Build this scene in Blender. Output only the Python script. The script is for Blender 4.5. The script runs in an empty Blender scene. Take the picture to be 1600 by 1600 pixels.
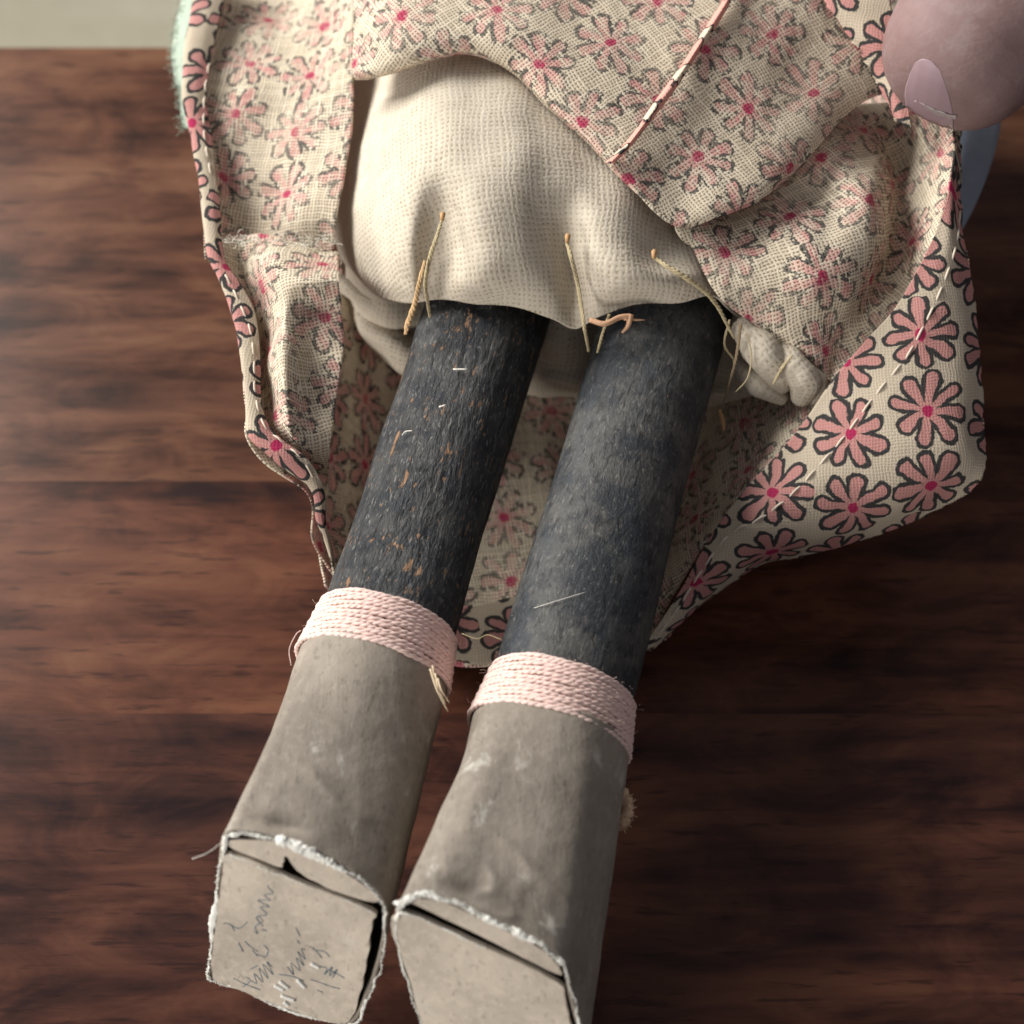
import bpy, bmesh, math, random
import numpy as np
from mathutils import Vector, Matrix

random.seed(7)
rng = np.random.default_rng(11)
U = 0.01                                   # everything below is laid out in centimetres
scene = bpy.context.scene
col = scene.collection

# ------------------------------------------------------------------ camera
PITCH = math.radians(60)
FOV = math.radians(33)
CAM = np.array([0.0, -13.0, 25.5])
FWD = np.array([0, math.cos(PITCH), -math.sin(PITCH)])
UPV = np.array([0, math.sin(PITCH), math.cos(PITCH)])
RGT = np.array([1.0, 0, 0])
cam_d = bpy.data.cameras.new('camera')
cam = bpy.data.objects.new('camera', cam_d)
col.objects.link(cam)
cam.location = CAM * U
cam.rotation_euler = (math.pi / 2 - PITCH, 0, 0)
cam_d.sensor_width = 36
cam_d.lens = 18 / math.tan(FOV / 2)
cam_d.clip_start = 0.005
cam_d.clip_end = 50
cam_d.dof.use_dof = True
cam_d.dof.focus_distance = 25.4 * U
cam_d.dof.aperture_fstop = 17.0
scene.camera = cam

# ------------------------------------------------------------------ light (a room with a window to the left)
world = bpy.data.worlds.new('World')
scene.world = world
world.use_nodes = True
bg = world.node_tree.nodes['Background']
bg.inputs[0].default_value = (0.97, 0.95, 1.0, 1)
bg.inputs[1].default_value = 0.19


def area(name, loc, target, size, size_y, power, colour):
    d = bpy.data.lights.new(name, 'AREA')
    d.shape = 'RECTANGLE'
    d.size, d.size_y = size * U, size_y * U
    d.energy = power
    d.color = colour
    o = bpy.data.objects.new(name, d)
    col.objects.link(o)
    o.location = Vector(loc) * U
    o.rotation_euler = (Vector(target) - Vector(loc)).to_track_quat('-Z', 'Y').to_euler()
    return o


area('window_light', (-46, 34, 38), (0, 1, 3), 32, 28, 7.4, (1.0, 0.975, 0.93))
area('fill_light', (-40, -42, 15), (-3, -6, 3), 26, 16, 2.2, (1.0, 0.96, 0.90))  # added fill lamp, low at front left, brightens the soles; no actual lamp there
scene.view_settings.view_transform = 'Standard'
scene.view_settings.look = 'None'
scene.view_settings.exposure = 0.22
scene.view_settings.gamma = 1
scene.cycles.use_denoising = True
scene.cycles.max_bounces = 8
scene.cycles.transparent_max_bounces = 8


# ------------------------------------------------------------------ geometry helpers
def ray(px, py):
    k = math.tan(FOV / 2) / 800.0
    d = FWD + RGT * ((px - 800) * k) + UPV * (-(py - 800) * k)
    return d / np.linalg.norm(d)


def P(px, py, h):
    """the point of the place at height h (cm above the table) that lies behind this spot of the picture"""
    d = ray(px, py)
    return CAM + d * ((h - CAM[2]) / d[2])


def on_plane(px, py, p0, n):
    d = ray(px, py)
    return CAM + d * (np.dot(p0 - CAM, n) / np.dot(d, n))


def unit(v):
    return v / np.linalg.norm(v)


def tag(o, label=None, cat=None, group=None, kind=None):
    if label: o['label'] = label
    if cat: o['category'] = cat
    if group: o['group'] = group
    if kind: o['kind'] = kind
    return o


def link(name, me, parent=None, mats=(), smooth=True):
    o = bpy.data.objects.new(name, me)
    col.objects.link(o)
    for m in mats:
        me.materials.append(m)
    if smooth:
        me.polygons.foreach_set('use_smooth', [True] * len(me.polygons))
    if parent is not None:
        o.parent = parent
    return o


def mesh_obj(name, verts, faces, mats, parent=None, uvs=None, smooth=True):
    me = bpy.data.meshes.new(name)
    me.from_pydata([tuple(np.asarray(v) * U) for v in verts], [], faces)
    me.validate()
    if uvs is not None:
        lay = me.uv_layers.new(name='UVMap')
        vi = np.empty(len(me.loops), dtype=np.int32)
        me.loops.foreach_get('vertex_index', vi)
        lay.data.foreach_set('uv', np.asarray(uvs, dtype=np.float32)[vi].ravel())
    me.update()
    return link(name, me, parent, mats, smooth)


def cr(points, n, closed=False):
    """Catmull-Rom through points (k,d) -> n samples per span"""
    p = np.asarray(points, float)
    k = len(p)
    if closed:
        q = np.concatenate([p[-1:], p, p[:2]])
        spans = k
    else:
        q = np.concatenate([2 * p[:1] - p[1:2], p, 2 * p[-1:] - p[-2:-1]])
        spans = k - 1
    out = []
    t = np.linspace(0, 1, n, endpoint=False)[:, None]
    for i in range(spans):
        a, b, c, d = q[i:i + 4]
        out.append(0.5 * (2 * b + (c - a) * t + (2 * a - 5 * b + 4 * c - d) * t ** 2 + (3 * b - a - 3 * c + d) * t ** 3))
    out = np.concatenate(out)
    if not closed:
        out = np.concatenate([out, p[-1:]])
    return out


def cr_grid(g, nu, nv):
    g = np.asarray(g, float)
    a = np.stack([cr(g[:, j], nu) for j in range(g.shape[1])], 1)
    return np.stack([cr(a[i], nv) for i in range(a.shape[0])], 0)


def fnoise(p, freq, seed=0, octs=3):
    """smooth 3-D noise out of turned sine waves"""
    r = np.random.default_rng(seed)
    v = np.zeros(p.shape[:-1])
    amp, tot = 1.0, 0
    for o in range(octs):
        for _ in range(5):
            d = r.normal(size=3); d /= np.linalg.norm(d)
            v += amp * np.sin(p @ d * freq * (2 ** o) * r.uniform(.7, 1.3) + r.uniform(0, 6.28))
        tot += amp * 2.2
        amp *= .5
    return v / tot


def grid_normals(g):
    du = np.gradient(g, axis=0); dv = np.gradient(g, axis=1)
    n = np.cross(du, dv)
    return n / (np.linalg.norm(n, axis=2, keepdims=True) + 1e-9)


def flatten(g, iters=500):
    """coarse unrolling first, then the fine one, so that far corners settle too"""
    iu = np.unique(np.linspace(0, g.shape[0] - 1, min(g.shape[0], 16)).round().astype(int))
    iv = np.unique(np.linspace(0, g.shape[1] - 1, min(g.shape[1], 16)).round().astype(int))
    qc = relax(g[np.ix_(iu, iv)], None, 1500)
    q = np.zeros(g.shape[:2] + (2,))
    for k in range(2):
        a = np.stack([np.interp(np.arange(g.shape[1]), iv, qc[i, :, k]) for i in range(len(iu))])
        q[..., k] = np.stack([np.interp(np.arange(g.shape[0]), iu, a[:, j]) for j in range(g.shape[1])], 1)
    return relax(g, q, 120)


def relax(g, q0, iters):
    """unroll a grid surface into a plane with little stretch: gives the cloth its own straight threads"""
    nu, nv = g.shape[:2]
    su = np.linalg.norm(np.diff(g, axis=0), axis=2)
    sv = np.linalg.norm(np.diff(g, axis=1), axis=2)
    u = np.concatenate([[0], np.cumsum(su.mean(1))])
    v = np.concatenate([[0], np.cumsum(sv.mean(0))])
    q = np.stack(np.meshgrid(u, v, indexing='ij'), 2) if q0 is None else q0
    d1 = np.linalg.norm(g[1:, 1:] - g[:-1, :-1], axis=2)
    d2 = np.linalg.norm(g[1:, :-1] - g[:-1, 1:], axis=2)
    S = [((slice(1, None), slice(None)), (slice(None, -1), slice(None)), su),
         ((slice(None), slice(1, None)), (slice(None), slice(None, -1)), sv),
         ((slice(1, None), slice(1, None)), (slice(None, -1), slice(None, -1)), d1),
         ((slice(1, None), slice(None, -1)), (slice(None, -1), slice(1, None)), d2)]
    if q0 is None:
        a1 = np.linalg.norm(g[2:] - g[:-2], axis=2); a2 = np.linalg.norm(g[:, 2:] - g[:, :-2], axis=2)
        a1 = np.maximum(a1, .95 * (su[1:] + su[:-1])); a2 = np.maximum(a2, .95 * (sv[:, 1:] + sv[:, :-1]))
        S += [((slice(2, None), slice(None)), (slice(None, -2), slice(None)), a1),
              ((slice(None), slice(2, None)), (slice(None), slice(None, -2)), a2)]
    for _ in range(iters):
        acc = np.zeros_like(q)
        for a, b, L in S:
            d = q[a] - q[b]
            l = np.linalg.norm(d, axis=2) + 1e-9
            c = (0.5 * (l - L) / l)[..., None] * d
            acc[a] -= c; acc[b] += c
        q = q + acc * (.14 if q0 is None else .22)
    return q


def sheet(name, ctrl, nu, nv, mats, parent, thick=.03, wr=(), uvrot=0, uvoff=(0, 0), flip=False, raw=None, iters=500, fray=None):
    """a piece of cloth: control rows of (px, py, h) -> smooth surface with thickness"""
    if raw is None:
        raw = np.array([[P(*c) for c in row] for row in ctrl])
    g = cr_grid(raw, nu, nv)
    n = grid_normals(g)
    ctr = CAM - g
    if (n * ctr).sum() < 0: n = -n; turned = True
    else: turned = False
    for amp, fr, sd in wr:
        g = g + n * (fnoise(g, fr, sd) * amp)[..., None]
    if fray:                                         # uneven cut edge
        e = fray[0]
        row = {'u0': (0, slice(None)), 'u1': (-1, slice(None)), 'v0': (slice(None), 0), 'v1': (slice(None), -1)}[e]
        nx = {'u0': (1, slice(None)), 'u1': (-2, slice(None)), 'v0': (slice(None), 1), 'v1': (slice(None), -2)}[e]
        k = g[row].shape[0]
        w = rng.normal(size=(k, 1)) * fray[1]
        d = g[row] - g[nx]
        d /= np.linalg.norm(d, axis=1, keepdims=True) + 1e-9
        g[row] = g[row] + d * w
    q = flatten(g, iters)
    c, s = math.cos(math.radians(uvrot)), math.sin(math.radians(uvrot))
    q = np.stack([q[..., 0] * c - q[..., 1] * s + uvoff[0], q[..., 0] * s + q[..., 1] * c + uvoff[1]], 2)
    a, b = g.shape[:2]
    idx = np.arange(a * b).reshape(a, b)
    f = np.stack([idx[:-1, :-1], idx[1:, :-1], idx[1:, 1:], idx[:-1, 1:]], 2).reshape(-1, 4)
    if turned: f = f[:, ::-1]
    if flip: f = f[:, ::-1]
    o = mesh_obj(name, g.reshape(-1, 3), f.tolist(), mats, parent, q.reshape(-1, 2))
    if thick:
        m = o.modifiers.new('thickness', 'SOLIDIFY')
        m.thickness = thick * U
        m.offset = -1
        if len(mats) > 1: m.material_offset = 1
    return o, g


def tube_geo(path, rad, sides=6, closed=False, taper=True):
    p = np.asarray(path, float)
    k = len(p)
    if np.isscalar(rad): rad = np.full(k, rad)
    if closed:
        t = np.roll(p, -1, 0) - np.roll(p, 1, 0)
    else:
        t = np.gradient(p, axis=0)
    t /= np.linalg.norm(t, axis=1, keepdims=True) + 1e-9
    ref = np.array([.13, .21, .97])
    V, F = [], []
    n = unit(np.cross(t[0], ref))
    for i in range(k):
        n = n - t[i] * np.dot(n, t[i]); n = unit(n)
        b = np.cross(t[i], n)
        for s in range(sides):
            a = 2 * math.pi * s / sides
            V.append(p[i] + (n * math.cos(a) + b * math.sin(a)) * rad[i])
    for i in range(k - (0 if closed else 1)):
        j = (i + 1) % k
        for s in range(sides):
            r = (s + 1) % sides
            F.append([i * sides + s, i * sides + r, j * sides + r, j * sides + s])
    if not closed:
        F.append(list(range(sides))[::-1]); F.append([(k - 1) * sides + s for s in range(sides)])
    return V, F


class Geo:
    def __init__(self): self.V, self.F = [], []
    def add(self, VF):
        V, F = VF; b = len(self.V)
        self.V += list(V); self.F += [[i + b for i in f] for f in F]
        return self
    def build(self, name, mat, parent=None, smooth=True):
        return mesh_obj(name, self.V, self.F, [mat], parent, smooth=smooth)


def tube(name, path, rad, mat, parent, sides=6, closed=False):
    V, F = tube_geo(path, rad, sides, closed)
    return mesh_obj(name, V, F, [mat], parent)


# ------------------------------------------------------------------ material helpers
class Mat:
    def __init__(self, name, rough=.8, spec=.3):
        self.m = bpy.data.materials.new(name)
        self.m.use_nodes = True
        self.nt = self.m.node_tree
        self.b = self.nt.nodes['Principled BSDF']
        self.b.inputs['Roughness'].default_value = rough
        self.b.inputs['Specular IOR Level'].default_value = spec
    def n(self, t, **kw):
        nd = self.nt.nodes.new(t)
        for k, v in kw.items(): setattr(nd, k, v)
        return nd
    def put(self, sock, v):
        if hasattr(v, 'is_output'): self.nt.links.new(v, sock)
        elif isinstance(v, (tuple, list)) and len(v) == 3 and sock.type == 'RGBA': sock.default_value = (*v, 1)
        else: sock.default_value = v
    def math(self, op, a, b=None, c=None, clamp=False):
        nd = self.n('ShaderNodeMath', operation=op, use_clamp=clamp)
        self.put(nd.inputs[0], a)
        if b is not None: self.put(nd.inputs[1], b)
        if c is not None: self.put(nd.inputs[2], c)
        return nd.outputs[0]
    def mix(self, f, a, b, blend='MIX'):
        nd = self.n('ShaderNodeMix', data_type='RGBA', blend_type=blend)
        self.put(nd.inputs[0], f); self.put(nd.inputs[6], a); self.put(nd.inputs[7], b)
        return nd.outputs[2]
    def ss(self, x, lo, hi):
        nd = self.n('ShaderNodeMapRange', interpolation_type='SMOOTHSTEP')
        self.put(nd.inputs[0], x); nd.inputs[1].default_value = lo; nd.inputs[2].default_value = hi
        return nd.outputs[0]
    def obj(self):
        return self.n('ShaderNodeTexCoord').outputs['Object']
    def uv(self):
        return self.n('ShaderNodeUVMap').outputs[0]
    def vscale(self, v, s):
        nd = self.n('ShaderNodeVectorMath', operation='MULTIPLY')
        self.put(nd.inputs[0], v); nd.inputs[1].default_value = s if isinstance(s, (tuple, list)) else (s, s, s)
        return nd.outputs[0]
    def vadd(self, a, b):
        nd = self.n('ShaderNodeVectorMath', operation='ADD')
        self.put(nd.inputs[0], a); self.put(nd.inputs[1], b)
        return nd.outputs[0]
    def noise(self, v, scale, detail=4, rough=.55, dist=0):
        nd = self.n('ShaderNodeTexNoise')
        self.put(nd.inputs['Vector'], v)
        nd.inputs['Scale'].default_value = scale; nd.inputs['Detail'].default_value = detail
        nd.inputs['Roughness'].default_value = rough; nd.inputs['Distortion'].default_value = dist
        return nd
    def ramp(self, f, stops):
        nd = self.n('ShaderNodeValToRGB')
        self.put(nd.inputs[0], f)
        el = nd.color_ramp.elements
        while len(el) > 1: el.remove(el[0])
        for i, (p, c) in enumerate(stops):
            e = el[0] if i == 0 else el.new(p)
            e.position = p; e.color = (*c, 1)
        return nd.outputs[0]
    def bump(self, h, strength, dist, prev=None):
        nd = self.n('ShaderNodeBump')
        nd.inputs['Strength'].default_value = strength; nd.inputs['Distance'].default_value = dist * U
        self.put(nd.inputs['Height'], h)
        if prev is not None: self.put(nd.inputs['Normal'], prev)
        return nd.outputs[0]
    def base(self, c): self.put(self.b.inputs['Base Color'], c); return self
    def rough(self, c): self.put(self.b.inputs['Roughness'], c); return self
    def normal(self, c): self.put(self.b.inputs['Normal'], c); return self


def weave(M, uv, pitch, wob=.05, seed=0):
    """returns (thread height 0..1, gap 0..1) of a plain weave laid out along uv in cm"""
    nz = M.noise(uv, 1.6, 3)
    off = M.vscale(M.vadd(nz.outputs['Color'], (-.5, -.5, -.5)), wob * 4)
    v = M.vadd(uv, off)
    sp = M.n('ShaderNodeSeparateXYZ'); M.put(sp.inputs[0], v)
    x = M.math('MULTIPLY', sp.outputs[0], math.pi / pitch)
    y = M.math('MULTIPLY', sp.outputs[1], math.pi / pitch)
    # thread by thread thickness
    wn1 = M.n('ShaderNodeTexWhiteNoise', noise_dimensions='1D'); M.put(wn1.inputs['W'], M.math('FLOOR', M.math('DIVIDE', x, math.pi)))
    wn2 = M.n('ShaderNodeTexWhiteNoise', noise_dimensions='1D'); M.put(wn2.inputs['W'], M.math('FLOOR', M.math('DIVIDE', y, math.pi)))
    sx = M.math('ABSOLUTE', M.math('SINE', x)); sy = M.math('ABSOLUTE', M.math('SINE', y))
    hx = M.math('MULTIPLY', sx, M.math('MULTIPLY_ADD', wn1.outputs[0], .5, .7))
    hy = M.math('MULTIPLY', sy, M.math('MULTIPLY_ADD', wn2.outputs[0], .5, .7))
    # over and under
    chk = M.math('MULTIPLY', M.math('SINE', x), M.math('SINE', y))
    h = M.math('MAXIMUM', M.math('MULTIPLY', hx, M.math('MULTIPLY_ADD', chk, .25, .8)),
               M.math('MULTIPLY', hy, M.math('MULTIPLY_ADD', chk, -.25, .8)))
    gap = M.ss(h, .60, .22)
    M.open_ = M.ss(h, .74, .34)
    cb = M.n('ShaderNodeCombineXYZ')
    M.put(cb.inputs[0], M.math('FLOOR', M.math('DIVIDE', x, math.pi * 2.0))); M.put(cb.inputs[1], M.math('FLOOR', M.math('DIVIDE', y, math.pi)))
    wc = M.n('ShaderNodeTexWhiteNoise', noise_dimensions='2D'); M.put(wc.inputs['Vector'], cb.outputs[0])
    M.cell = wc.outputs[0]
    return h, gap


def cloth_print(name, side):
    """cream cotton printed with pink daisies; side 'face' is the printed side, 'wrong' the back of it"""
    M = Mat(name, .9, .15)
    uv = M.uv()
    nz = M.noise(uv, 2.2, 3)
    v = M.vadd(uv, M.vscale(M.vadd(nz.outputs['Color'], (-.5, -.5, -.5)), .22))
    sp = M.n('ShaderNodeSeparateXYZ'); M.put(sp.inputs[0], v)
    pitch = 1.16
    x = M.math('DIVIDE', sp.outputs[0], pitch); y = M.math('DIVIDE', sp.outputs[1], pitch)
    row = M.math('FLOOR', y)
    x = M.math('ADD', x, M.math('MULTIPLY', M.math('PINGPONG', row, 1.0), .25))
    cx = M.math('FLOOR', x)
    cv = M.n('ShaderNodeCombineXYZ'); M.put(cv.inputs[0], cx); M.put(cv.inputs[1], row)
    wn = M.n('ShaderNodeTexWhiteNoise', noise_dimensions='2D'); M.put(wn.inputs['Vector'], cv.outputs[0])
    fx = M.math('SUBTRACT', M.math('FRACT', x), .5); fy = M.math('SUBTRACT', M.math('FRACT', y), .5)
    r = M.math('SQRT', M.math('ADD', M.math('MULTIPLY', fx, fx), M.math('MULTIPLY', fy, fy)))
    th = M.math('ADD', M.math('ARCTAN2', fy, fx), M.math('MULTIPLY', wn.outputs[0], .8))
    sect = M.math('DIVIDE', M.math('ADD', th, 20.0), math.pi / 4)
    pn = M.n('ShaderNodeTexWhiteNoise', noise_dimensions='3D')
    pc = M.n('ShaderNodeCombineXYZ'); M.put(pc.inputs[0], cx); M.put(pc.inputs[1], row); M.put(pc.inputs[2], M.math('FLOOR', sect))
    M.put(pn.inputs['Vector'], pc.outputs[0])
    ta = M.math('MULTIPLY', M.math('SUBTRACT', M.math('FRACT', sect), .5), math.pi / 4)
    px = M.math('MULTIPLY', r, M.math('COSINE', ta)); py = M.math('MULTIPLY', r, M.math('SINE', ta))
    ln = M.math('MULTIPLY_ADD', pn.outputs[0], .09, .345)
    cl = M.math('MINIMUM', M.math('MAXIMUM', px, .06), ln)
    dx = M.math('SUBTRACT', px, cl)
    d = M.math('SQRT', M.math('ADD', M.math('MULTIPLY', dx, dx), M.math('MULTIPLY', py, py)))
    w = M.math('MULTIPLY_ADD', cl, .115, .028)
    d = M.math('SUBTRACT', d, w)
    edge = M.noise(uv, 22, 2).outputs[0]
    d = M.math('ADD', d, M.math('MULTIPLY', M.math('SUBTRACT', edge, .5), .025))
    pink_m = M.ss(d, .012, -.004)
    ink_w = M.math('MULTIPLY_ADD', M.noise(uv, 5, 2).outputs[0], .05, .025)
    ink_m = M.math('MULTIPLY', M.ss(d, -.006, .008), M.ss(M.math('SUBTRACT', d, ink_w), .012, -.004))
    cen = M.ss(M.math('ADD', r, M.math('MULTIPLY', M.math('SUBTRACT', edge, .5), .03)), .088, .07)
    h, gap = weave(M, uv, .056 if side == 'wrong' else .048, .045)
    tone = M.noise(uv, .9, 4).outputs[0]
    if side == 'face':
        cream = M.mix(tone, (.50, .42, .32), (.66, .57, .44))
        c = M.mix(pink_m, cream, (.56, .275, .25))
        c = M.mix(M.math('MULTIPLY', ink_m, .95), c, (.022, .024, .03))
        c = M.mix(cen, c, (.42, .03, .10))
        c = M.mix(M.math('MULTIPLY', gap, .35), c, M.mix(.5, c, (.1, .07, .05)))
        bs = .35
    else:
        cream = M.mix(tone, (.70, .60, .45), (.86, .78, .63))
        dots = M.noise(uv, 26, 2).outputs[0]
        # dye that came through: strong where threads dip, gone where they float on top
        spots = M.ss(M.math('ADD', M.cell, M.math('MULTIPLY', M.math('SUBTRACT', dots, .5), 1.6)), .34, .46)
        cream = M.mix(M.math('MULTIPLY', M.cell, .35), cream, (.62, .51, .38))
        fade = M.math('MULTIPLY_ADD', M.ss(M.noise(uv, .7, 3).outputs[0], .36, .60), .40, .62)
        spots = M.math('MULTIPLY', spots, fade); pink_m = M.math('MULTIPLY', pink_m, fade)
        c = M.mix(M.math('MULTIPLY', pink_m, M.math('MULTIPLY_ADD', M.cell, .5, M.math('MULTIPLY_ADD', M.noise(uv, 3.5, 2).outputs[0], .9, -.34))), cream, (.66, .23, .25))
        c = M.mix(M.math('MULTIPLY', M.math('MULTIPLY', ink_m, spots), .85), c, (.045, .05, .055))
        c = M.mix(M.math('MULTIPLY', cen, M.math('MULTIPLY_ADD', M.cell, .35, .6)), c, (.50, .04, .12))
        c = M.mix(M.math('MULTIPLY', gap, .9), c, M.mix(.72, c, (.08, .06, .04)))
        bs = .35
    M.base(c)
    M.normal(M.bump(h, bs, .02))
    # thin cotton lets some light through
    out = M.nt.nodes['Material Output']
    tr = M.n('ShaderNodeBsdfTranslucent'); M.put(tr.inputs[0], c)
    mx = M.n('ShaderNodeMixShader'); mx.inputs[0].default_value = .20
    M.nt.links.new(M.b.outputs[0], mx.inputs[1]); M.nt.links.new(tr.outputs[0], mx.inputs[2])
    hole = M.n('ShaderNodeBsdfTransparent')
    mh = M.n('ShaderNodeMixShader'); M.put(mh.inputs[0], M.math('MULTIPLY', M.open_ if side == 'wrong' else gap, .65 if side == 'wrong' else .12))
    M.nt.links.new(mx.outputs[0], mh.inputs[1]); M.nt.links.new(hole.outputs[0], mh.inputs[2])
    M.nt.links.new(mh.outputs[0], out.inputs[0])
    return M.m


def muslin(name, pitch=.085, col1=(.60, .535, .435), gapk=.95):
    M = Mat(name, .95, .1)
    uv = M.uv()
    h, gap = weave(M, uv, pitch, .05)
    tone = M.noise(uv, .8, 4).outputs[0]
    base = M.mix(M.ss(tone, .35, .7), tuple(x * .90 for x in col1), col1)
    st = M.ss(M.noise(uv, .55, 2).outputs[0], .62, .75)
    base = M.mix(M.math('MULTIPLY', st, .3), base, (.46, .35, .24))
    base = M.mix(M.math('MULTIPLY', M.cell, .22), base, (.40, .335, .25))
    irr = M.ss(M.noise(uv, 7, 3).outputs[0], .30, .62)
    gg = M.math('MULTIPLY', gap, M.math('MULTIPLY', M.math('MULTIPLY_ADD', M.cell, .6, .4), M.math('MULTIPLY_ADD', irr, .6, .4)))
    c = M.mix(M.math('MULTIPLY', gg, gapk), base, (.27, .21, .14))
    M.base(c).normal(M.bump(h, .40, .02))
    return M.m


def simple(name, c, rough=.8, spec=.3, nscale=0, namp=.2, bumpd=0):
    M = Mat(name, rough, spec)
    if nscale:
        nz = M.noise(M.obj(), nscale, 4).outputs[0]
        M.base(M.mix(nz, tuple(x * (1 - namp) for x in c), tuple(min(1, x * (1 + namp)) for x in c)))
        if bumpd: M.normal(M.bump(nz, .5, bumpd))
    else: M.base(c)
    return M.m


def wood_table(name, tones, seed):
    M = Mat(name, .45, .17)
    o = M.vadd(M.obj(), (seed * .37, seed * .11, 0))
    st = M.vscale(o, (8, 60, 9))
    a = M.noise(st, 1.0, 6, .6, .6).outputs[0]
    b = M.noise(M.vscale(o, (14, 170, 12)), 1.0, 5, .65, .3).outputs[0]
    f = M.noise(M.vscale(o, (90, 700, 60)), 1.0, 3, .6).outputs[0]
    blot = M.noise(M.vscale(o, (46, 95, 20)), 1.0, 4, .6, 1.2).outputs[0]
    k = M.math('ADD', M.math('MULTIPLY', a, .55), M.math('ADD', M.math('MULTIPLY', b, .30), M.math('MULTIPLY', blot, .40)))
    c = M.ramp(k, [(.50, tones[0]), (.59, tones[1]), (.67, tones[2]), (.78, tones[3])])
    c = M.mix(M.math('MULTIPLY', M.ss(f, .56, .68), .6), c, tones[0])
    M.base(c)
    M.rough(M.math('MULTIPLY_ADD', a, .2, .24))
    M.normal(M.bump(f, .08, .01))
    return M.m


def leg_paint(name, chips, blue):
    M = Mat(name, .62, .35)
    uv = M.uv()                                         # u round the leg, v along it, in cm
    g = M.noise(M.vscale(uv, (8, 2.4, 1) if not blue else (9, 4, 1)), 1.0, 5, .65, .5).outputs[0]
    g2 = M.noise(M.vscale(uv, (16, 5, 1)), 1.0, 4, .7, .2).outputs[0]
    t = M.noise(uv, 1.1 if blue else 1.6, 5, .65).outputs[0]
    c = M.mix(M.ss(t, .40, .60), (.018, .021, .026), (.066, .064, .060) if blue else (.046, .047, .047))
    if blue: c = M.mix(M.math('MULTIPLY', M.ss(M.noise(M.vscale(uv, (1.5, .5, 1)), 1.0, 3).outputs[0], .48, .62), .35), c, (.022, .032, .045))
    worn = M.ss(M.math('ADD', g2, M.math('MULTIPLY', t, .2)), .66, .78)
    fine = M.ss(M.noise(M.vscale(uv, (20, 6.5, 1) if not blue else (22, 15, 1)), 1.0, 4, .75, .5).outputs[0], .57, .66)
    c = M.mix(M.math('MULTIPLY', fine, .85 if not blue else .40), c, (.23, .225, .21) if not blue else (.19, .18, .165))
    c = M.mix(M.math('MULTIPLY', worn, .6), c, (.18, .17, .15))
    dk = M.ss(g, .47, .36)
    c = M.mix(M.math('MULTIPLY', dk, .75), c, (.008, .008, .010))
    big = M.noise(M.vscale(uv, (5.5, 1.5, 1)), 1.0, 4, .62, .4).outputs[0]
    bare2 = M.math('MULTIPLY', M.ss(M.math('MULTIPLY_ADD', g2, .35, big), .815 if not blue else .99, .835 if not blue else 1.0), 1.0)
    bare = M.math('MAXIMUM', bare2, M.ss(M.math('ADD', g2, M.math('MULTIPLY', M.noise(uv, 2.1, 2).outputs[0], .5)), chips, chips + .015))
    c = M.mix(bare, c, M.mix(g, (.20, .10, .05), (.34, .20, .11)))
    M.base(c)
    hgt = M.math('ADD', M.math('MULTIPLY', g, .8), M.math('MULTIPLY', g2, .5))
    hgt = M.math('SUBTRACT', hgt, M.math('MULTIPLY', bare, .3))
    M.normal(M.bump(hgt, 1.0, .09 if not blue else .03))
    return M.m


def board(name, base=(.262, .226, .186), wear=.5):
    M = Mat(name, .72, .25)
    uv = M.obj()
    a = M.noise(uv, 60, 5, .6).outputs[0]
    f = M.noise(uv, 700, 3, .6).outputs[0]
    w = M.noise(uv, 150, 5, .7, .6).outputs[0]
    sk = M.noise(M.vscale(uv, (520, 90, 300)), 1.0, 4, .7, .4).outputs[0]
    c = M.mix(M.ss(a, .3, .7), tuple(x * .78 for x in base), tuple(x * 1.15 for x in base))
    c = M.mix(M.math('MULTIPLY', M.ss(f, .45, .7), .35), c, tuple(x * 1.35 for x in base))
    c = M.mix(M.math('MULTIPLY', M.ss(sk, .55, .75), .18), c, (.50, .46, .39))
    c = M.mix(M.math('MULTIPLY', M.ss(w, .58, .70), wear), c, (.60, .58, .52))
    pits = M.ss(M.noise(M.vscale(uv, (1500, 500, 900)), 1.0, 2, .7).outputs[0], .58, .70)
    c = M.mix(M.math('MULTIPLY', pits, .45), c, tuple(x * .45 for x in base))
    M.base(c).normal(M.bump(f, .6, .016, M.bump(sk, .3, .03, M.bump(a, .5, .04))))
    return M.m


def skin_mat():
    M = Mat('skin', .68, .22)
    o = M.obj()
    a = M.noise(o, 70, 4).outputs[0]
    v = M.n('ShaderNodeTexVoronoi'); M.put(v.inputs['Vector'], M.vscale(o, (1, 1, 1))); v.inputs['Scale'].default_value = 1500
    blo = M.noise(o, 220, 5, .65).outputs[0]
    c = M.mix(M.ss(a, .3, .7), (.19, .118, .113), (.27, .182, .175))
    M.crease = M.n('ShaderNodeTexWave', wave_type='BANDS', bands_direction='DIAGONAL')
    M.put(M.crease.inputs['Vector'], o); M.crease.inputs['Scale'].default_value = 95; M.crease.inputs['Distortion'].default_value = 9; M.crease.inputs['Detail'].default_value = 3; M.crease.inputs['Detail Scale'].default_value = .6
    cline = M.ss(M.crease.outputs[1], .22, .02)
    c = M.mix(M.math('MULTIPLY', cline, .07), c, (.15, .09, .09))
    c = M.mix(M.math('MULTIPLY', M.ss(blo, .5, .7), .4), c, (.31, .25, .24))
    M.base(c)
    M.b.inputs['Subsurface Weight'].default_value = .25
    M.b.inputs['Subsurface Radius'].default_value = (1, .35, .2)
    M.b.inputs['Subsurface Scale'].default_value = .003
    cr_ = M.noise(M.vscale(o, (260, 900, 500)), 1.0, 3, .6, .8).outputs[0]
    M.normal(M.bump(M.math('SUBTRACT', 1, cline), .08, .02, M.bump(v.outputs[0], .2, .012, M.bump(cr_, .35, .02, M.bump(a, .4, .06)))))
    return M.m


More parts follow.
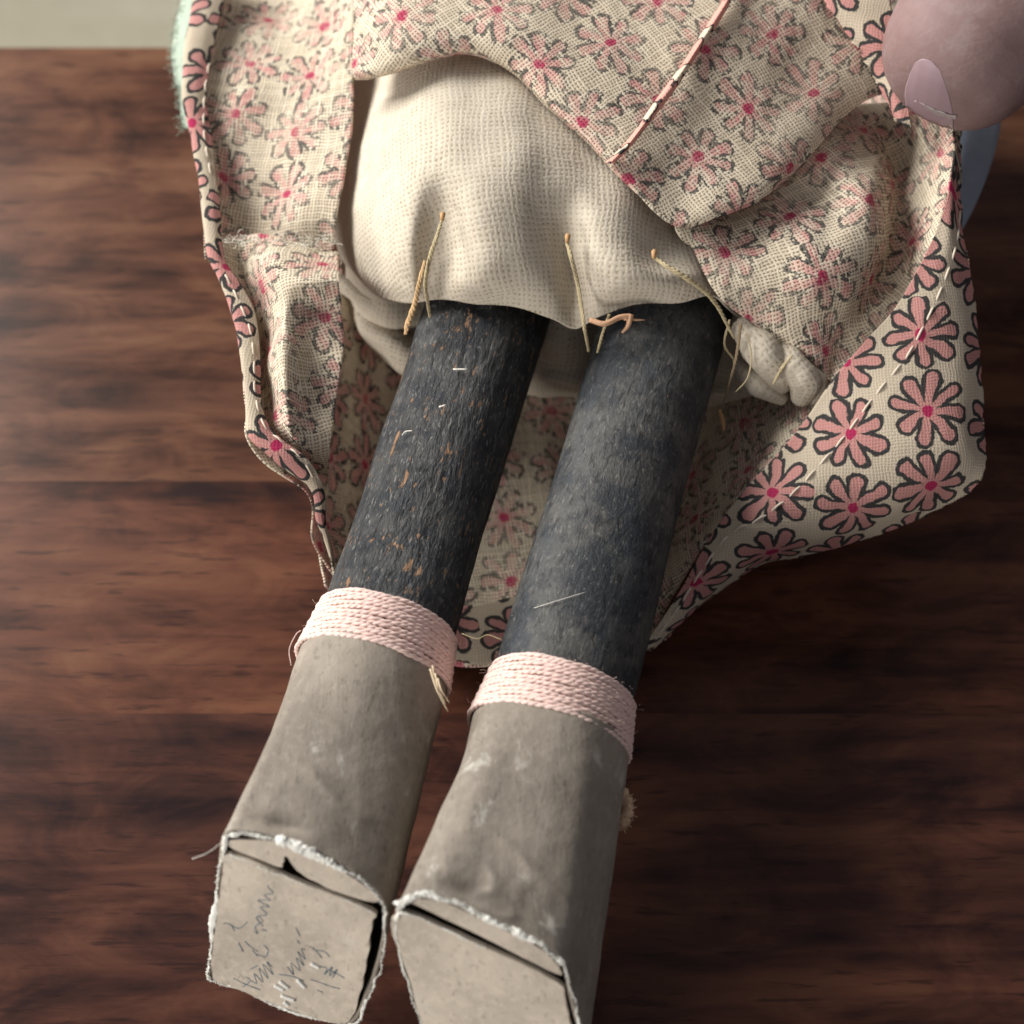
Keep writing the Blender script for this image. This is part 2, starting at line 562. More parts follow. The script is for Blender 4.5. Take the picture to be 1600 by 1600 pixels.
m_face = cloth_print('printed_cotton_face', 'face')
m_wrong = cloth_print('printed_cotton_back', 'wrong')
m_mus = muslin('unbleached_muslin')
m_mus2 = muslin('fine_muslin', .05, (.78, .72, .62), .4)
m_thread = simple('waxed_thread', (.46, .38, .23), .8, .15, 900, .25, .005)
m_straw = simple('straw_brown_fibre', (.48, .28, .13), .6, .3, 900, .3)
m_white = simple('white_thread', (.80, .76, .68), .8, .2, 900, .15)
m_hemth = simple('cream_sewing_thread', (.62, .54, .44), .8, .2, 900, .2)
m_yarn = simple('pink_yarn', (.78, .58, .52), .95, .1, 1500, .16, .004)
m_salmon = simple('salmon_seam', (.76, .38, .32), .9, .15, 600, .2)
m_board = board('grey_brown_board')
m_sole = board('sole_board', (.54, .47, .385), .25)
m_torn = simple('torn_paper_edge', (.82, .81, .75), .9, .15, 500, .18, .02)
m_ink = simple('faded_blue_ink', (.09, .15, .20), .6, .3, 400, .5)
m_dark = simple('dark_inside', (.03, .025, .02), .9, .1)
m_skin = skin_mat()
m_nail = simple('nail', (.30, .205, .225), .5, .35, 100, .06)
m_nailtip = simple('nail_edge', (.33, .275, .27), .5, .4)
m_mint = simple('mint_felt', (.34, .40, .33), 1.0, .05, 400, .2, .03)
m_blue = simple('blue_cloth', (.25, .29, .35), .9, .1, 300, .2, .02)
m_cotton = simple('cotton_waste', (.74, .70, .60), 1.0, .05, 300, .15, .03)

# ------------------------------------------------------------------ the table and the floor beyond
EDGE = P(300, 66, 0)[1]
tone_a = [(0.0218, 0.0091, 0.0061), (0.0655, 0.0258, 0.015), (0.105, 0.0441, 0.0245), (0.1512, 0.0722, 0.0394)]
tone_b = [(0.0168, 0.0068, 0.0061), (0.0554, 0.0198, 0.0116), (0.0941, 0.0342, 0.0197), (0.1386, 0.0562, 0.0299)]
tone_c = [(0.0151, 0.0068, 0.0068), (0.042, 0.016, 0.0116), (0.0739, 0.0281, 0.0184), (0.1159, 0.0471, 0.0272)]
table = bpy.data.objects.new('table', None); col.objects.link(table)
tag(table, 'polished dark red-brown wooden table under the doll', 'table')
y_cuts = [EDGE, P(300, 752, 0)[1], P(300, 1115, 0)[1], -12.5, -19, -26]
tones = [tone_a, tone_b, tone_c, tone_c, tone_b]
for i in range(5):
    y1, y0 = y_cuts[i], y_cuts[i + 1]
    bm = bmesh.new()
    bmesh.ops.create_cube(bm, size=1)
    for v in bm.verts:
        v.co = Vector((v.co.x * 90 * U, ((y0 + y1) / 2 + v.co.y * (y1 - y0 - .001)) * U, (-1.25 + v.co.z * 2.5) * U))
    far = [e for e in bm.edges if i == 0 and all(v.co.y > (y1 - .1) * U and v.co.z > -.1 * U for v in e.verts)]
    if far: bmesh.ops.bevel(bm, geom=far, offset=.15 * U, segments=3, affect='EDGES')
    me = bpy.data.meshes.new('plank'); bm.to_mesh(me); bm.free()
    link('plank', me, table, [wood_table('plank_wood_%s' % 'abcde'[i], tones[i], i * 3.1 + 1)], smooth=False)
for sx, sy in ((-42, EDGE - 4), (42, EDGE - 4), (-42, -23), (42, -23)):
    g = Geo(); V = [(sx + a * 2.5, sy + b * 2.5, z) for z in (-38, -2.6) for a, b in ((-1, -1), (1, -1), (1, 1), (-1, 1))]
    g.add((V, [[0, 3, 2, 1], [4, 5, 6, 7], [0, 1, 5, 4], [1, 2, 6, 5], [2, 3, 7, 6], [3, 0, 4, 7]]))
    g.build('leg', bpy.data.materials['plank_wood_c'], table, False)

Mf = Mat('pale_carpet', .95, .1)
oo = Mf.obj()
s1 = Mf.noise(Mf.vscale(oo, (3, 14, 3)), 1.0, 3, .5).outputs[0]
s2 = Mf.noise(oo, 120, 3).outputs[0]
cc = Mf.mix(Mf.ss(s1, .35, .65), (.55, .51, .38), (.74, .70, .57))
Mf.base(Mf.mix(Mf.math('MULTIPLY', s2, .3), cc, (.25, .22, .16))).normal(Mf.bump(s2, .6, .2))
fl = mesh_obj('floor', [(-400, -300, -38), (400, -300, -38), (400, 500, -38), (-400, 500, -38)], [[0, 1, 2, 3]], [Mf.m])
tag(fl, kind='structure', label='pale greenish beige floor beyond the table edge')

# ------------------------------------------------------------------ the doll
base0 = P(820, 700, 0)
doll = bpy.data.objects.new('doll', None); col.objects.link(doll)
tag(doll, 'handmade doll with black wooden legs, grey shoes and lifted daisy print skirt', 'doll')


def part_empty(name, parent, label=None):
    o = bpy.data.objects.new(name, None); col.objects.link(o); o.parent = parent
    if label: o['label'] = label
    return o


def frame(a, b):
    ax = unit(b - a)
    lat = unit(np.cross(ax, np.array([0, 0, 1.0])))       # points to the right of someone looking from the feet... checked below
    if lat[0] < 0: lat = -lat
    up = unit(np.cross(lat, ax))
    if up[2] < 0: up = -up
    return ax, lat, up


def ring(c, lat, up, rx, ry, n, expo=2.0):
    t = np.linspace(0, 2 * math.pi, n, endpoint=False)
    ct, st = np.cos(t), np.sin(t)
    x = np.sign(ct) * np.abs(ct) ** (2 / expo) * rx
    y = np.sign(st) * np.abs(st) ** (2 / expo) * ry
    return c + x[:, None] * lat + y[:, None] * up


LEGS = [dict(top=(790, 400, 3.05), band0=(606, 975, 3.0), foot=(466, 1440, 3.25), r=.97, chips=.905, blue=False),
        dict(top=(1070, 390, 3.05), band0=(882, 1065, 3.0), foot=(752, 1560, 3.25), r=1.0, chips=.99, blue=True)]
# outline of the open end of each shoe, clockwise from the upper left corner, as seen
SOLES = [dict(end=[(352, 1306), (385, 1302), (430, 1311), (485, 1330), (540, 1360), (585, 1392), (603, 1425), (600, 1480), (590, 1525), (575, 1560), (552, 1598), (490, 1588), (440, 1572), (385, 1548), (332, 1530), (326, 1515), (333, 1450), (342, 1370)],
              plate=[(360, 1332), (470, 1376), (580, 1420), (582, 1440), (575, 1500), (566, 1540), (546, 1592), (500, 1592), (435, 1572), (380, 1546), (334, 1526), (337, 1450), (347, 1375)],
              flap=[(358, 1314), (430, 1316), (485, 1336), (540, 1366), (590, 1402), (578, 1410), (520, 1392), (470, 1366), (445, 1338), (440, 1356), (400, 1342), (362, 1326)]),
         dict(end=[(622, 1415), (645, 1400), (690, 1402), (740, 1425), (790, 1448), (845, 1475), (882, 1505), (895, 1560), (915, 1640), (912, 1740), (900, 1790), (840, 1790), (780, 1780), (730, 1762), (690, 1740), (672, 1660), (650, 1570), (622, 1480)],
              plate=[(618, 1432), (640, 1425), (760, 1478), (872, 1533), (884, 1570), (905, 1650), (902, 1740), (890, 1785), (780, 1775), (700, 1740), (672, 1640), (645, 1540), (612, 1448)],
              flap=[(638, 1405), (690, 1410), (740, 1432), (790, 1456), (845, 1484), (872, 1512), (868, 1522), (760, 1468), (648, 1414)])]

for li, (L, S) in enumerate(zip(LEGS, SOLES)):
    A, B, Fp = P(*L['top']), P(*L['band0']), P(*L['foot'])
    ax, lat, up = frame(A, B)
    r = L['r']
    # ---- wooden leg
    N, K = 96, 150
    along = np.linspace(-.1, 1.09, K)
    length = np.linalg.norm(B - A)
    V, UVs = [], []
    for k, t in enumerate(along):
        c = A + (B - A) * t
        rr = r * (1 + .02 * math.sin(t * 7 + li))
        V.append(ring(c, lat, up, rr, rr * .97, N, 2.15))
        UVs.append(np.stack([np.linspace(0, 2 * math.pi * r, N, endpoint=False), np.full(N, t * length)], 1))
    g = np.array(V); UVg = np.array(UVs)
    cen = (A + (B - A) * along[:, None])[:, None]
    d = g - cen; d /= np.linalg.norm(d, axis=2, keepdims=True)
    rough = .034 if not L['blue'] else .010
    loc = np.stack([UVg[..., 0] * 3.0, UVg[..., 1] * .8, UVg[..., 0] * 0], 2)
    g = g + d * (fnoise(loc, 2.2, 3 + li, 4) * rough)[..., None]
    idx = np.arange(K * N).reshape(K, N)
    f = np.stack([idx[:-1], idx[1:], np.roll(idx[1:], -1, 1), np.roll(idx[:-1], -1, 1)], 2)
    f = f[:, :-1].reshape(-1, 4).tolist() + f[:, -1].tolist()
    f += [idx[0].tolist(), idx[-1][::-1].tolist()]
    leg = mesh_obj('leg', g.reshape(-1, 3), f, [leg_paint('black_paint_chipped' if not li else 'black_paint_worn_blue', L['chips'], L['blue'])], doll, UVg.reshape(-1, 2))
    leg['label'] = 'left leg, black paint flaked off in tan specks' if not li else 'right leg, smoother faded blue-black paint'
    bmx = leg.data
    # ---- yarn band
    wrap = part_empty('yarn_wrap', doll)
    axs, lats, ups = frame(B, Fp)
    rb = r + .05
    nco = 12
    for k in range(nco):
        t = np.linspace(0, 2 * math.pi, 260, endpoint=False)
        cc_ = B + ax * (k - nco * .5 + .5) * .068 + ax * (.40 if not li else .52)
        wob = .010 * np.sin(t * 2 + k * .5) + .007 * np.sin(t * 5 + k * .9) + .006 * np.sin(t * 9 + k * 3.3)
        flare = .024 * k
        G = Geo()
        for s in range(2):
            ph = t * 30 + s * math.pi + k * 2.3 + 1.2 * np.sin(t * 3 + k * 1.9) + .6 * np.sin(t * 11 + k)
            rad = rb + flare * .40 + .010 * np.cos(ph) + .006 * np.sin(t * 17 + k * 3)
            pth = cc_ + (np.cos(t) * rad)[:, None] * lat + (np.sin(t) * rad * .97)[:, None] * up + (wob + .012 * np.sin(ph))[:, None] * ax
            G.add(tube_geo(pth, .029, 6, True))
        G.build('yarn_coil', m_yarn, wrap)
    # fuzz standing off the yarn
    G = Geo()
    for _ in range(130):
        t = random.uniform(0, 2 * math.pi)
        s0 = B + ax * random.uniform(.05, .85) + (lat * math.cos(t) + up * math.sin(t)) * (rb + .05)
        dv = (lat * math.cos(t) + up * math.sin(t)) * (.03 + random.expovariate(24))  + np.array([random.gauss(0, .03) for _ in range(3)])
        m_ = s0 + dv * .6 + np.array([random.gauss(0, .02) for _ in range(3)])
        G.add(tube_geo(cr([s0, m_, s0 + dv], 3), .0016, 3))
    o = G.build('yarn_fuzz', m_yarn, wrap); o['kind'] = 'stuff'
    # ---- shoe
    shoe = part_empty('shoe', doll, 'left shoe with ink handwriting under it' if not li else 'right shoe with a blank sole')
    tilt = math.radians(24)
    nrm = unit(axs * math.cos(tilt) + ups * math.sin(tilt))
    top_px = S['end'][3]
    p0 = P(*top_px, 4.12)
    end = np.array([on_plane(x, y, p0, nrm) for x, y in S['end']])
    endc = end.mean(0)
    NE = 180
    E = cr(end, 20, True)
    # resample by equal angle so that it joins the round ring
    ang = np.unwrap(np.arctan2((E - endc) @ ups, (E - endc) @ lats))
    if ang[-1] < ang[0]: E = E[::-1]; ang = np.unwrap(np.arctan2((E - endc) @ ups, (E - endc) @ lats))
    tt = np.linspace(0, 2 * math.pi, NE, endpoint=False)
    sh = ang[0]
    ext = np.concatenate([ang, [ang[0] + 2 * math.pi]]); Eext = np.concatenate([E, E[:1]])
    tq = (tt - sh) % (2 * math.pi) + sh
    Er = np.stack([np.interp(tq, ext, Eext[:, i]) for i in range(3)], 1)
    start_c = B + ax * (.70 if not li else .82)
    r0 = r + .125
    R0 = ring(start_c, lat, up, r0, r0, NE, 2.1)
    KS = 110
    rings = []
    for k in range(KS):
        s = k / (KS - 1)
        bl = s ** .9
        base_ = R0 + (endc - start_c) * s
        tgt = Er + (start_c - endc) * (1 - s)
        rg = base_ * (1 - bl) + tgt * bl
        rings.append(rg)
    g = np.array(rings)
    cen = g.mean(1, keepdims=True)
    d = g - cen; d /= np.linalg.norm(d, axis=2, keepdims=True)
    g = g + d * (fnoise(g, 1.6, 21 + li, 3) * .03 + fnoise(g, 9, 5, 2) * .006)[..., None]
    sm = np.linspace(0, 1, KS)[:, None]
    upness = (d @ ups)
    # the crease where the card was bent in, just above the sole
    px_c = np.linspace(0, 1, NE)
    lx = ((g - cen) @ lats)
    dent = np.exp(-((sm - .93) / .035) ** 2) * np.exp(-((lx - (-.35 if not li else -.75)) / .35) ** 2) * (upness > .2)
    g = g - d * (dent * .12)[..., None]
    ridge = np.exp(-((sm - .72 - .06 * np.sin(lx * 3)) / .03) ** 2) * (upness > 0) * np.clip(1 - np.abs(lx) / 1.0, 0, 1)
    g = g + d * (ridge * .035)[..., None]
    for (cs, cl_, rs, rl, am) in (((.86, -.10, .09, .42, .030), (.80, .15, .13, .62, .018), (.93, -.45, .05, .30, .035)) if not li else ((.86, -.55, .09, .40, .040), (.84, .30, .10, .45, .022), (.93, -.25, .06, .35, .040))):
        q_ = np.sqrt(((sm - cs) / rs) ** 2 + ((lx - cl_) / rl) ** 2) + .25 * fnoise(g, 3, 77, 2)
        g = g + d * (np.exp(-((q_ - 1) / .16) ** 2) * (upness > .1) * am * .38 * np.clip(fnoise(g, 2.2, 51, 1) + .7, 0, 1.3) * (sm < .99))[..., None]
    g = g + d * (fnoise(np.stack([lx * 5, sm * 6 + lx * 0, sm * 0 + lx], 2), 1.6, 90 + li, 3) * .018 * (sm > .5) * np.clip((sm - .5) * 4, 0, 1))[..., None]
    idx = np.arange(KS * NE).reshape(KS, NE)
    f = np.stack([idx[:-1], np.roll(idx[:-1], -1, 1), np.roll(idx[1:], -1, 1), idx[1:]], 2).reshape(-1, 4)
    nn = np.cross(g[0, 1] - g[0, 0], g[1, 0] - g[0, 0])
    if np.dot(nn, d[0, 0]) < 0: f = f[:, ::-1]
    up_o = mesh_obj('upper', g.reshape(-1, 3), f.tolist(), [m_board, m_dark], shoe)
    md = up_o.modifiers.new('thickness', 'SOLIDIFY'); md.thickness = .055 * U; md.offset = -1
    # plates lying in the end of the shoe

    def plate(name, pts, lift, depth, mat, n_sub=6):
        q = np.array([on_plane(x, y, p0, nrm) for x, y in pts])
        c = cr(q, n_sub, True) if n_sub > 1 else q
        jit = rng.normal(size=(len(c), 1)) * .012
        c = c + unit(lats) * jit
        k = len(c)
        V = list(c + nrm * lift) + list(c + nrm * (lift - depth))
        F = [list(range(k)), list(range(2 * k - 1, k - 1, -1))] + [[i, i + k, (i + 1) % k + k, (i + 1) % k] for i in range(k)]
        a_ = np.cross(V[1] - V[0], V[k // 2] - V[1])
        if np.dot(a_, nrm) < 0: F = [x[::-1] for x in F]
        return mesh_obj(name, V, F, [mat], shoe, smooth=False)
    plate('sole', S['plate'], .03, .07, m_sole)
    plate('inner_flap', S['flap'], -.01, .05, m_sole)
    # torn white paper along the edges
    def torn(pts, wid, lift=.0, seed=0, amp=1.0):
        q = np.array([on_plane(x, y, p0, nrm) for x, y in pts])
        c = cr(q, 26)
        k = len(c)
        rr_ = wid * np.clip(.45 + 1.1 * fnoise(c, 7, seed, 4), .08, 1.3) * amp
        c = c + nrm * lift + np.stack([fnoise(c, 14, seed + i, 2) for i in range(3)], 1) * .02
        G = Geo(); V_, F_ = tube_geo(c, rr_, 9)
        V_ = np.array(V_); C_ = np.repeat(c, 9, axis=0)
        O_ = V_ - C_; O_ = O_ - nrm * (O_ @ nrm)[:, None] * .6
        V_ = C_ + O_ + rng.normal(size=V_.shape) * wid * .13; G.add((V_, F_))
        for i in range(0, k, 1):
            for _ in range(3):
                dv = np.array([random.gauss(0, 1) for _ in range(3)]); dv = unit(dv) * random.uniform(.015, .035) * (1 + wid * 8)
                G.add(tube_geo([c[i], c[i] + dv * .6, c[i] + dv], [.010, .006, .002], 3))
        return G
    G = torn(S['end'][0:7], .085, .005, 1)
    G.add((lambda g_: (g_.V, g_.F))(torn(S['end'][14:] + S['end'][:1], .042 if not li else .013, .02, 2)))
    G.add((lambda g_: (g_.V, g_.F))(torn(S['end'][9:15], .03 if not li else .02, .02, 3)))
    G.add((lambda g_: (g_.V, g_.F))(torn(S['plate'][0:3], .016, .035, 4)))
    G.add((lambda g_: (g_.V, g_.F))(torn(S['end'][6:10], .016, .02, 6)))
    G.build('torn_edge', m_torn, shoe)
    L.update(A=A, B=B, ax=ax, lat=lat, up=up, p0=p0, nrm=nrm, shoe=shoe, rb=rb)

# handwriting on the left sole, stroke by stroke
strokes = [
    [(350, 1440), (356, 1440), (362, 1443), (368, 1452)], [(362, 1443), (375, 1448), (388, 1438)],
    [(398, 1452), (404, 1456), (400, 1446), (407, 1440), (412, 1436), (404, 1428)],
    [(410, 1450), (418, 1451)], [(412, 1444), (402, 1430), (418, 1426), (408, 1415), (422, 1414), (404, 1404), (424, 1404), (414, 1396), (428, 1393), (420, 1384), (421, 1381)],
    [(374, 1470), (381, 1484)], [(384, 1468), (392, 1476), (404, 1484)], [(402, 1488), (416, 1492), (420, 1482), (414, 1474)], [(404, 1492), (396, 1482)],
    [(366, 1526), (380, 1533), (392, 1538), (408, 1544)], [(380, 1540), (392, 1530), (386, 1524), (402, 1534), (398, 1518), (412, 1532), (406, 1510), (420, 1526), (412, 1504), (428, 1520), (418, 1500), (426, 1508)],
    [(392, 1512), (404, 1506)], [(463, 1446), (470, 1460)],
    [(436, 1520), (448, 1521), (462, 1524), (476, 1530)], [(450, 1508), (460, 1520), (456, 1502), (470, 1514), (464, 1494), (476, 1506), (466, 1484), (478, 1496), (472, 1480), (478, 1482)],
    [(465, 1466), (470, 1472)],
    [(485, 1476), (494, 1482), (504, 1494)], [(494, 1482), (508, 1484), (516, 1492)],
    [(500, 1508), (512, 1510), (508, 1520), (520, 1508), (516, 1522), (528, 1512), (520, 1526)], [(514, 1512), (530, 1520), (540, 1526)],
    [(486, 1528), (500, 1532), (516, 1538), (532, 1542)], [(496, 1544), (506, 1548)]]
G = Geo()
L = LEGS[0]
for st in strokes:
    q = np.array([on_plane(x, y, L['p0'], L['nrm']) for x, y in st]) + L['nrm'] * .031
    c = cr(q, 5)
    G.add(tube_geo(c, np.abs(rng.normal(size=len(c))) * .002 + .0058, 4))
G.build('handwriting', m_ink, L['shoe'])
G = Geo()
for pts in ([(430, 1536), (445, 1544)], [(438, 1530), (452, 1541)], [(466, 1528), (478, 1540)], [(440, 1552), (462, 1560)], [(445, 1562), (452, 1568)], [(487, 1502), (500, 1509)]):
    q = np.array([on_plane(x, y, L['p0'], L['nrm']) for x, y in pts]) + L['nrm'] * .033
    G.add(tube_geo(cr(q, 6), .035, 5))
G.build('paper_scuff', m_torn, L['shoe'])

# loose ends of the yarn
L = LEGS[1]
yn = part_empty('yarn_tail', doll, 'loose end of pink yarn hanging beside the right shoe')
pts = [P(962, 1150, 3.0), P(960, 1200, 2.9), P(972, 1235, 2.7), P(982, 1262, 2.6), P(970, 1290, 2.5)]
G = Geo()
c = cr(pts, 14)
for s in range(2):
    tt = np.linspace(0, 30, len(c)) + s * math.pi
    off = np.stack([np.cos(tt), np.sin(tt), np.sin(tt + 1)], 1) * .03
    G.add(tube_geo(c + off, np.linspace(.04, .075, len(c)), 6))
for _ in range(160):
    p = c[-1 - int(abs(random.gauss(0, 9))) % len(c)]
    dv = unit(np.array([random.gauss(0, 1) for _ in range(3)])) * random.uniform(.05, .15)
    G.add(tube_geo([p, p + dv], [.01, .004], 3))
G.build('yarn_strand', simple('tan_yarn', (.60, .42, .28), .9, .1, 900, .25), yn)
G = Geo()
for a, b in (((672, 1045), (700, 1112)), ((680, 1052), (696, 1100)), ((676, 1040), (688, 1085)), ((684, 1060), (702, 1098))):
    q = [P(*a, 4.02), P((a[0] + b[0]) / 2 - 3, (a[1] + b[1]) / 2, 3.98), P(*b, 3.75)]
    G.add(tube_geo(cr(q, 5), [.012] * 6 + [.010] * 4 + [.004], 4))
o = G.build('yarn_end', simple('pale_straw', (.72, .58, .40), .7, .3), doll); o['label'] = 'cut yarn ends on the left band'

# ------------------------------------------------------------------ stuffed muslin body
body = part_empty('body', doll, 'stuffed muslin body sewn over the tops of the legs')
BF = [
 [(552, 428, 2.4), (600, 464, 3.4), (640, 477, 3.95), (682, 468, 4.15), (740, 479, 4.22), (810, 483, 4.22), (860, 497, 4.05), (900, 514, 3.8), (940, 490, 4.05), (990, 473, 4.2), (1060, 471, 4.24), (1115, 463, 4.1), (1160, 500, 3.4), (1230, 540, 2.8)],
 [(532, 395, 2.6), (582, 424, 3.8), (640, 442, 4.35), (676, 430, 4.35), (740, 438, 4.8), (810, 440, 4.75), (862, 450, 4.5), (897, 458, 4.1), (938, 450, 4.5), (985, 438, 4.75), (1050, 436, 4.65), (1108, 430, 4.3), (1165, 440, 3.6), (1235, 460, 3.0)],
 [(521, 340, 2.8), (572, 350, 4.1), (635, 368, 4.9), (686, 352, 4.85), (745, 368, 5.2), (810, 372, 5.15), (856, 378, 4.85), (888, 384, 4.6), (930, 385, 4.95), (975, 385, 4.95), (1024, 400, 4.6), (1095, 385, 4.35), (1165, 380, 3.8), (1240, 390, 3.2)],
 [(522, 260, 2.9), (575, 258, 4.3), (635, 260, 5.2), (690, 255, 5.5), (745, 262, 5.6), (805, 268, 5.55), (850, 275, 5.4), (890, 280, 5.3), (930, 285, 5.2), (975, 290, 5.1), (1025, 305, 4.8), (1095, 310, 4.3), (1165, 310, 3.8), (1240, 310, 3.3)],
 [(536, 150, 2.9), (585, 142, 4.3), (640, 138, 5.15), (692, 130, 5.45), (748, 130, 5.5), (805, 140, 5.5), (850, 150, 5.35), (890, 160, 5.2), (930, 170, 5.1), (975, 180, 4.9), (1025, 190, 4.6), (1095, 200, 4.2), (1165, 200, 3.8), (1240, 200, 3.3)],
 [(560, 10, 2.9), (600, 5, 4.0), (650, 0, 4.7), (700, -10, 4.9), (750, -10, 5.0), (805, -10, 5.0), (850, -10, 4.9), (890, -10, 4.8), (930, -10, 4.7), (975, 0, 4.5), (1025, 10, 4.3), (1095, 30, 4.0), (1165, 40, 3.7), (1240, 40, 3.2)]]
sheet('bag_front', BF, 16, 10, [m_mus], body, .04, wr=((.07, 1.3, 2), (.022, 5, 9)), uvrot=4)
BB = [
 [(540, 330, 2.9), (640, 380, 3.6), (760, 400, 3.0), (880, 410, 3.4), (1000, 410, 3.0), (1140, 420, 3.5), (1300, 420, 2.8)],
 [(532, 420, 2.6), (620, 455, 3.0), (760, 460, 2.2), (880, 500, 2.9), (1000, 480, 2.2), (1140, 500, 3.0), (1290, 510, 3.0)],
 [(540, 455, 2.1), (610, 495, 2.6), (740, 500, 1.7), (880, 545, 2.5), (1000, 530, 1.7), (1150, 545, 2.6), (1300, 560, 3.0)],
 [(530, 458, 1.9), (600, 510, 2.1), (740, 540, 1.4), (880, 575, 2.1), (1000, 570, 1.4), (1160, 590, 2.2), (1300, 585, 2.6)],
 [(556, 500, 1.8), (615, 540, 2.2), (740, 570, 1.3), (885, 600, 1.9), (1000, 600, 1.3), (1170, 622, 2.0), (1285, 615, 2.3)],
 [(560, 515, 1.2), (640, 580, 1.5), (740, 600, .9), (885, 622, 1.4), (1000, 628, 1.0), (1170, 640, 1.5), (1275, 640, 1.8)]]
sheet('bag_back', BB, 12, 16, [m_mus], body, .04, wr=((.10, 1.8, 5), (.06, 4, 6)))

# the bunched lumps of muslin at the right, under the skirt
def roll(name, pts, rad, mat, parent, seed, sides=14, amp=.06):
    c = cr([P(*p) for p in pts], 10)
    k = len(c)
    s = np.linspace(0, 1, k)
    rr_ = np.interp(s, np.linspace(0, 1, len(rad)), rad)
    V, F = tube_geo(c, rr_, sides)
    V = np.array(V)
    V = V + np.stack([fnoise(V, 3.5, seed + i, 3) for i in range(3)], 1) * amp
    uv_ = np.zeros((len(V), 2))
    uv_[:, 0] = np.tile(np.linspace(0, 2 * math.pi * np.mean(rad), sides), k)
    uv_[:, 1] = np.repeat(s * np.linalg.norm(np.diff(c, axis=0), axis=1).sum(), sides)
    return mesh_obj(name, V, F, [mat], parent, uv_)
roll('muslin_gather', [(1165, 505, 3.7), (1188, 535, 3.75), (1214, 575, 3.5), (1222, 606, 3.1)], [.22, .30, .26, .14], m_mus, body, 40)
roll('muslin_gather', [(1205, 530, 3.6), (1236, 560, 3.7), (1258, 595, 3.5), (1250, 630, 3.1)], [.16, .20, .24, .15], m_mus, body, 44)
roll('muslin_gather', [(1150, 575, 3.0), (1185, 600, 3.1), (1225, 622, 2.9)], [.12, .22, .12], m_mus, body, 49)
roll('muslin_gather', [(1250, 562, 3.5), (1276, 592, 3.4), (1272, 624, 3.0)], [.14, .2, .14], m_mus, body, 54)
roll('muslin_gather', [(530, 440, 2.2), (565, 462, 2.4), (600, 482, 2.5), (640, 498, 2.3)], [.14, .17, .18, .12], m_mus, body, 60, amp=.04)
roll('muslin_gather', [(556, 498, 1.9), (590, 508, 2.1), (622, 535, 2.1), (650, 565, 1.9)], [.13, .18, .19, .14], m_mus, body, 66, amp=.04)

# waxed thread ties and splinters at the leg tops
def tie(name, pts, rad, mat):
    c = cr([P(*p) for p in pts], 8)
    r_ = np.interp(np.linspace(0, 1, len(c)), np.linspace(0, 1, len(rad)), rad) * .8
    c = cr(c, 4); r_ = np.interp(np.linspace(0, 1, len(c)), np.linspace(0, 1, len(r_)), r_)
    s_ = np.concatenate([[0], np.cumsum(np.linalg.norm(np.diff(c, axis=0), axis=1))])
    G = Geo()
    for k in range(3):                                 # three twisted plies, a little uneven
        a = s_ * 26 + k * 2.094
        off = np.stack([np.cos(a), np.sin(a), np.sin(a + .8) * .6], 1) * (r_ * .45)[:, None]
        G.add(tube_geo(c + off, r_ * .62 * (1 + .15 * np.sin(s_ * 31 + k)), 5))
    return G.build(name, mat, body)
tie('tie_thread', [(692, 340, 5.22), (683, 368, 5.25), (672, 402, 4.95), (665, 440, 4.55), (668, 470, 4.3), (672, 495, 4.0)], [.028, .045, .04, .03], m_thread)
tie('fibre_splinter', [(664, 408, 4.95), (656, 440, 4.75), (648, 475, 4.4), (638, 505, 4.2), (634, 522, 4.1)], [.03, .05, .055, .06, .035], simple('tan_fibre', (.50, .33, .17), .7, .3, 500, .3))
tie('tie_thread', [(886, 378, 5.02), (893, 405, 4.95), (902, 440, 4.62), (908, 475, 4.45), (914, 515, 4.25), (920, 548, 3.6)], [.035, .042, .038, .03], m_thread)
tie('tie_thread', [(952, 492, 4.35), (942, 520, 4.05), (934, 550, 3.6), (930, 575, 3.0)], [.03, .03, .022], m_thread)
tie('tie_thread', [(1022, 402, 5.0), (1045, 418, 5.0), (1075, 436, 4.9), (1105, 458, 4.65), (1122, 480, 4.35), (1135, 505, 4.1), (1147, 528, 3.9)], [.03, .05, .045, .035, .022], m_thread)
tie('tie_thread', [(1140, 500, 4.0), (1132, 538, 3.7), (1146, 562, 3.5), (1146, 580, 3.3)], [.025, .02, .012], m_thread)
tie('tie_thread', [(1166, 520, 4.1), (1174, 555, 3.9), (1168, 590, 3.7), (1150, 612, 3.5)], [.012, .016, .008], m_thread)
tie('tie_thread', [(1158, 505, 4.1), (1150, 560, 3.8), (1138, 605, 3.3), (1128, 640, 2.8)], [.035, .03, .02, .014], simple('brown_thread', (.26, .19, .12), .8, .2))
tie('fibre_splinter', [(1124, 640, 2.7), (1129, 655, 2.6), (1131, 672, 2.5)], [.03, .05, .03], m_straw)
tie('tie_thread', [(1238, 555, 3.95), (1222, 575, 3.8), (1208, 600, 3.6)], [.02, .035, .02], m_thread)
G = Geo()
G.add(tube_geo(cr([P(922, 500, 4.35), P(945, 506, 4.38), P(968, 496, 4.38), P(985, 494, 4.36)], 6), .045, 5))
G.add(tube_geo(cr([P(985, 492, 4.36), P(982, 508, 4.30), P(972, 520, 4.24)], 6), np.linspace(.065, .02, 13), 5))
G.add(tube_geo(cr([P(975, 498, 4.36), P(995, 500, 4.32), P(1008, 500, 4.28)], 4), np.linspace(.03, .006, 9), 5))
o = G.build('fibre_splinter', simple('peach_fibre', (.52, .31, .19), .8, .2, 500, .3), body)
# little brown eyes of the holes the threads come out of
for p in ((692, 340, 5.2), (887, 374, 5.02), (1022, 399, 4.98)):
    c = P(*p)
    tube('thread_knot', [c + np.array([0, .10, .0]), c + np.array([0, .03, .05]), c + np.array([-.01, -.08, .03])], [.02, .045, .03], m_straw, body, 7)

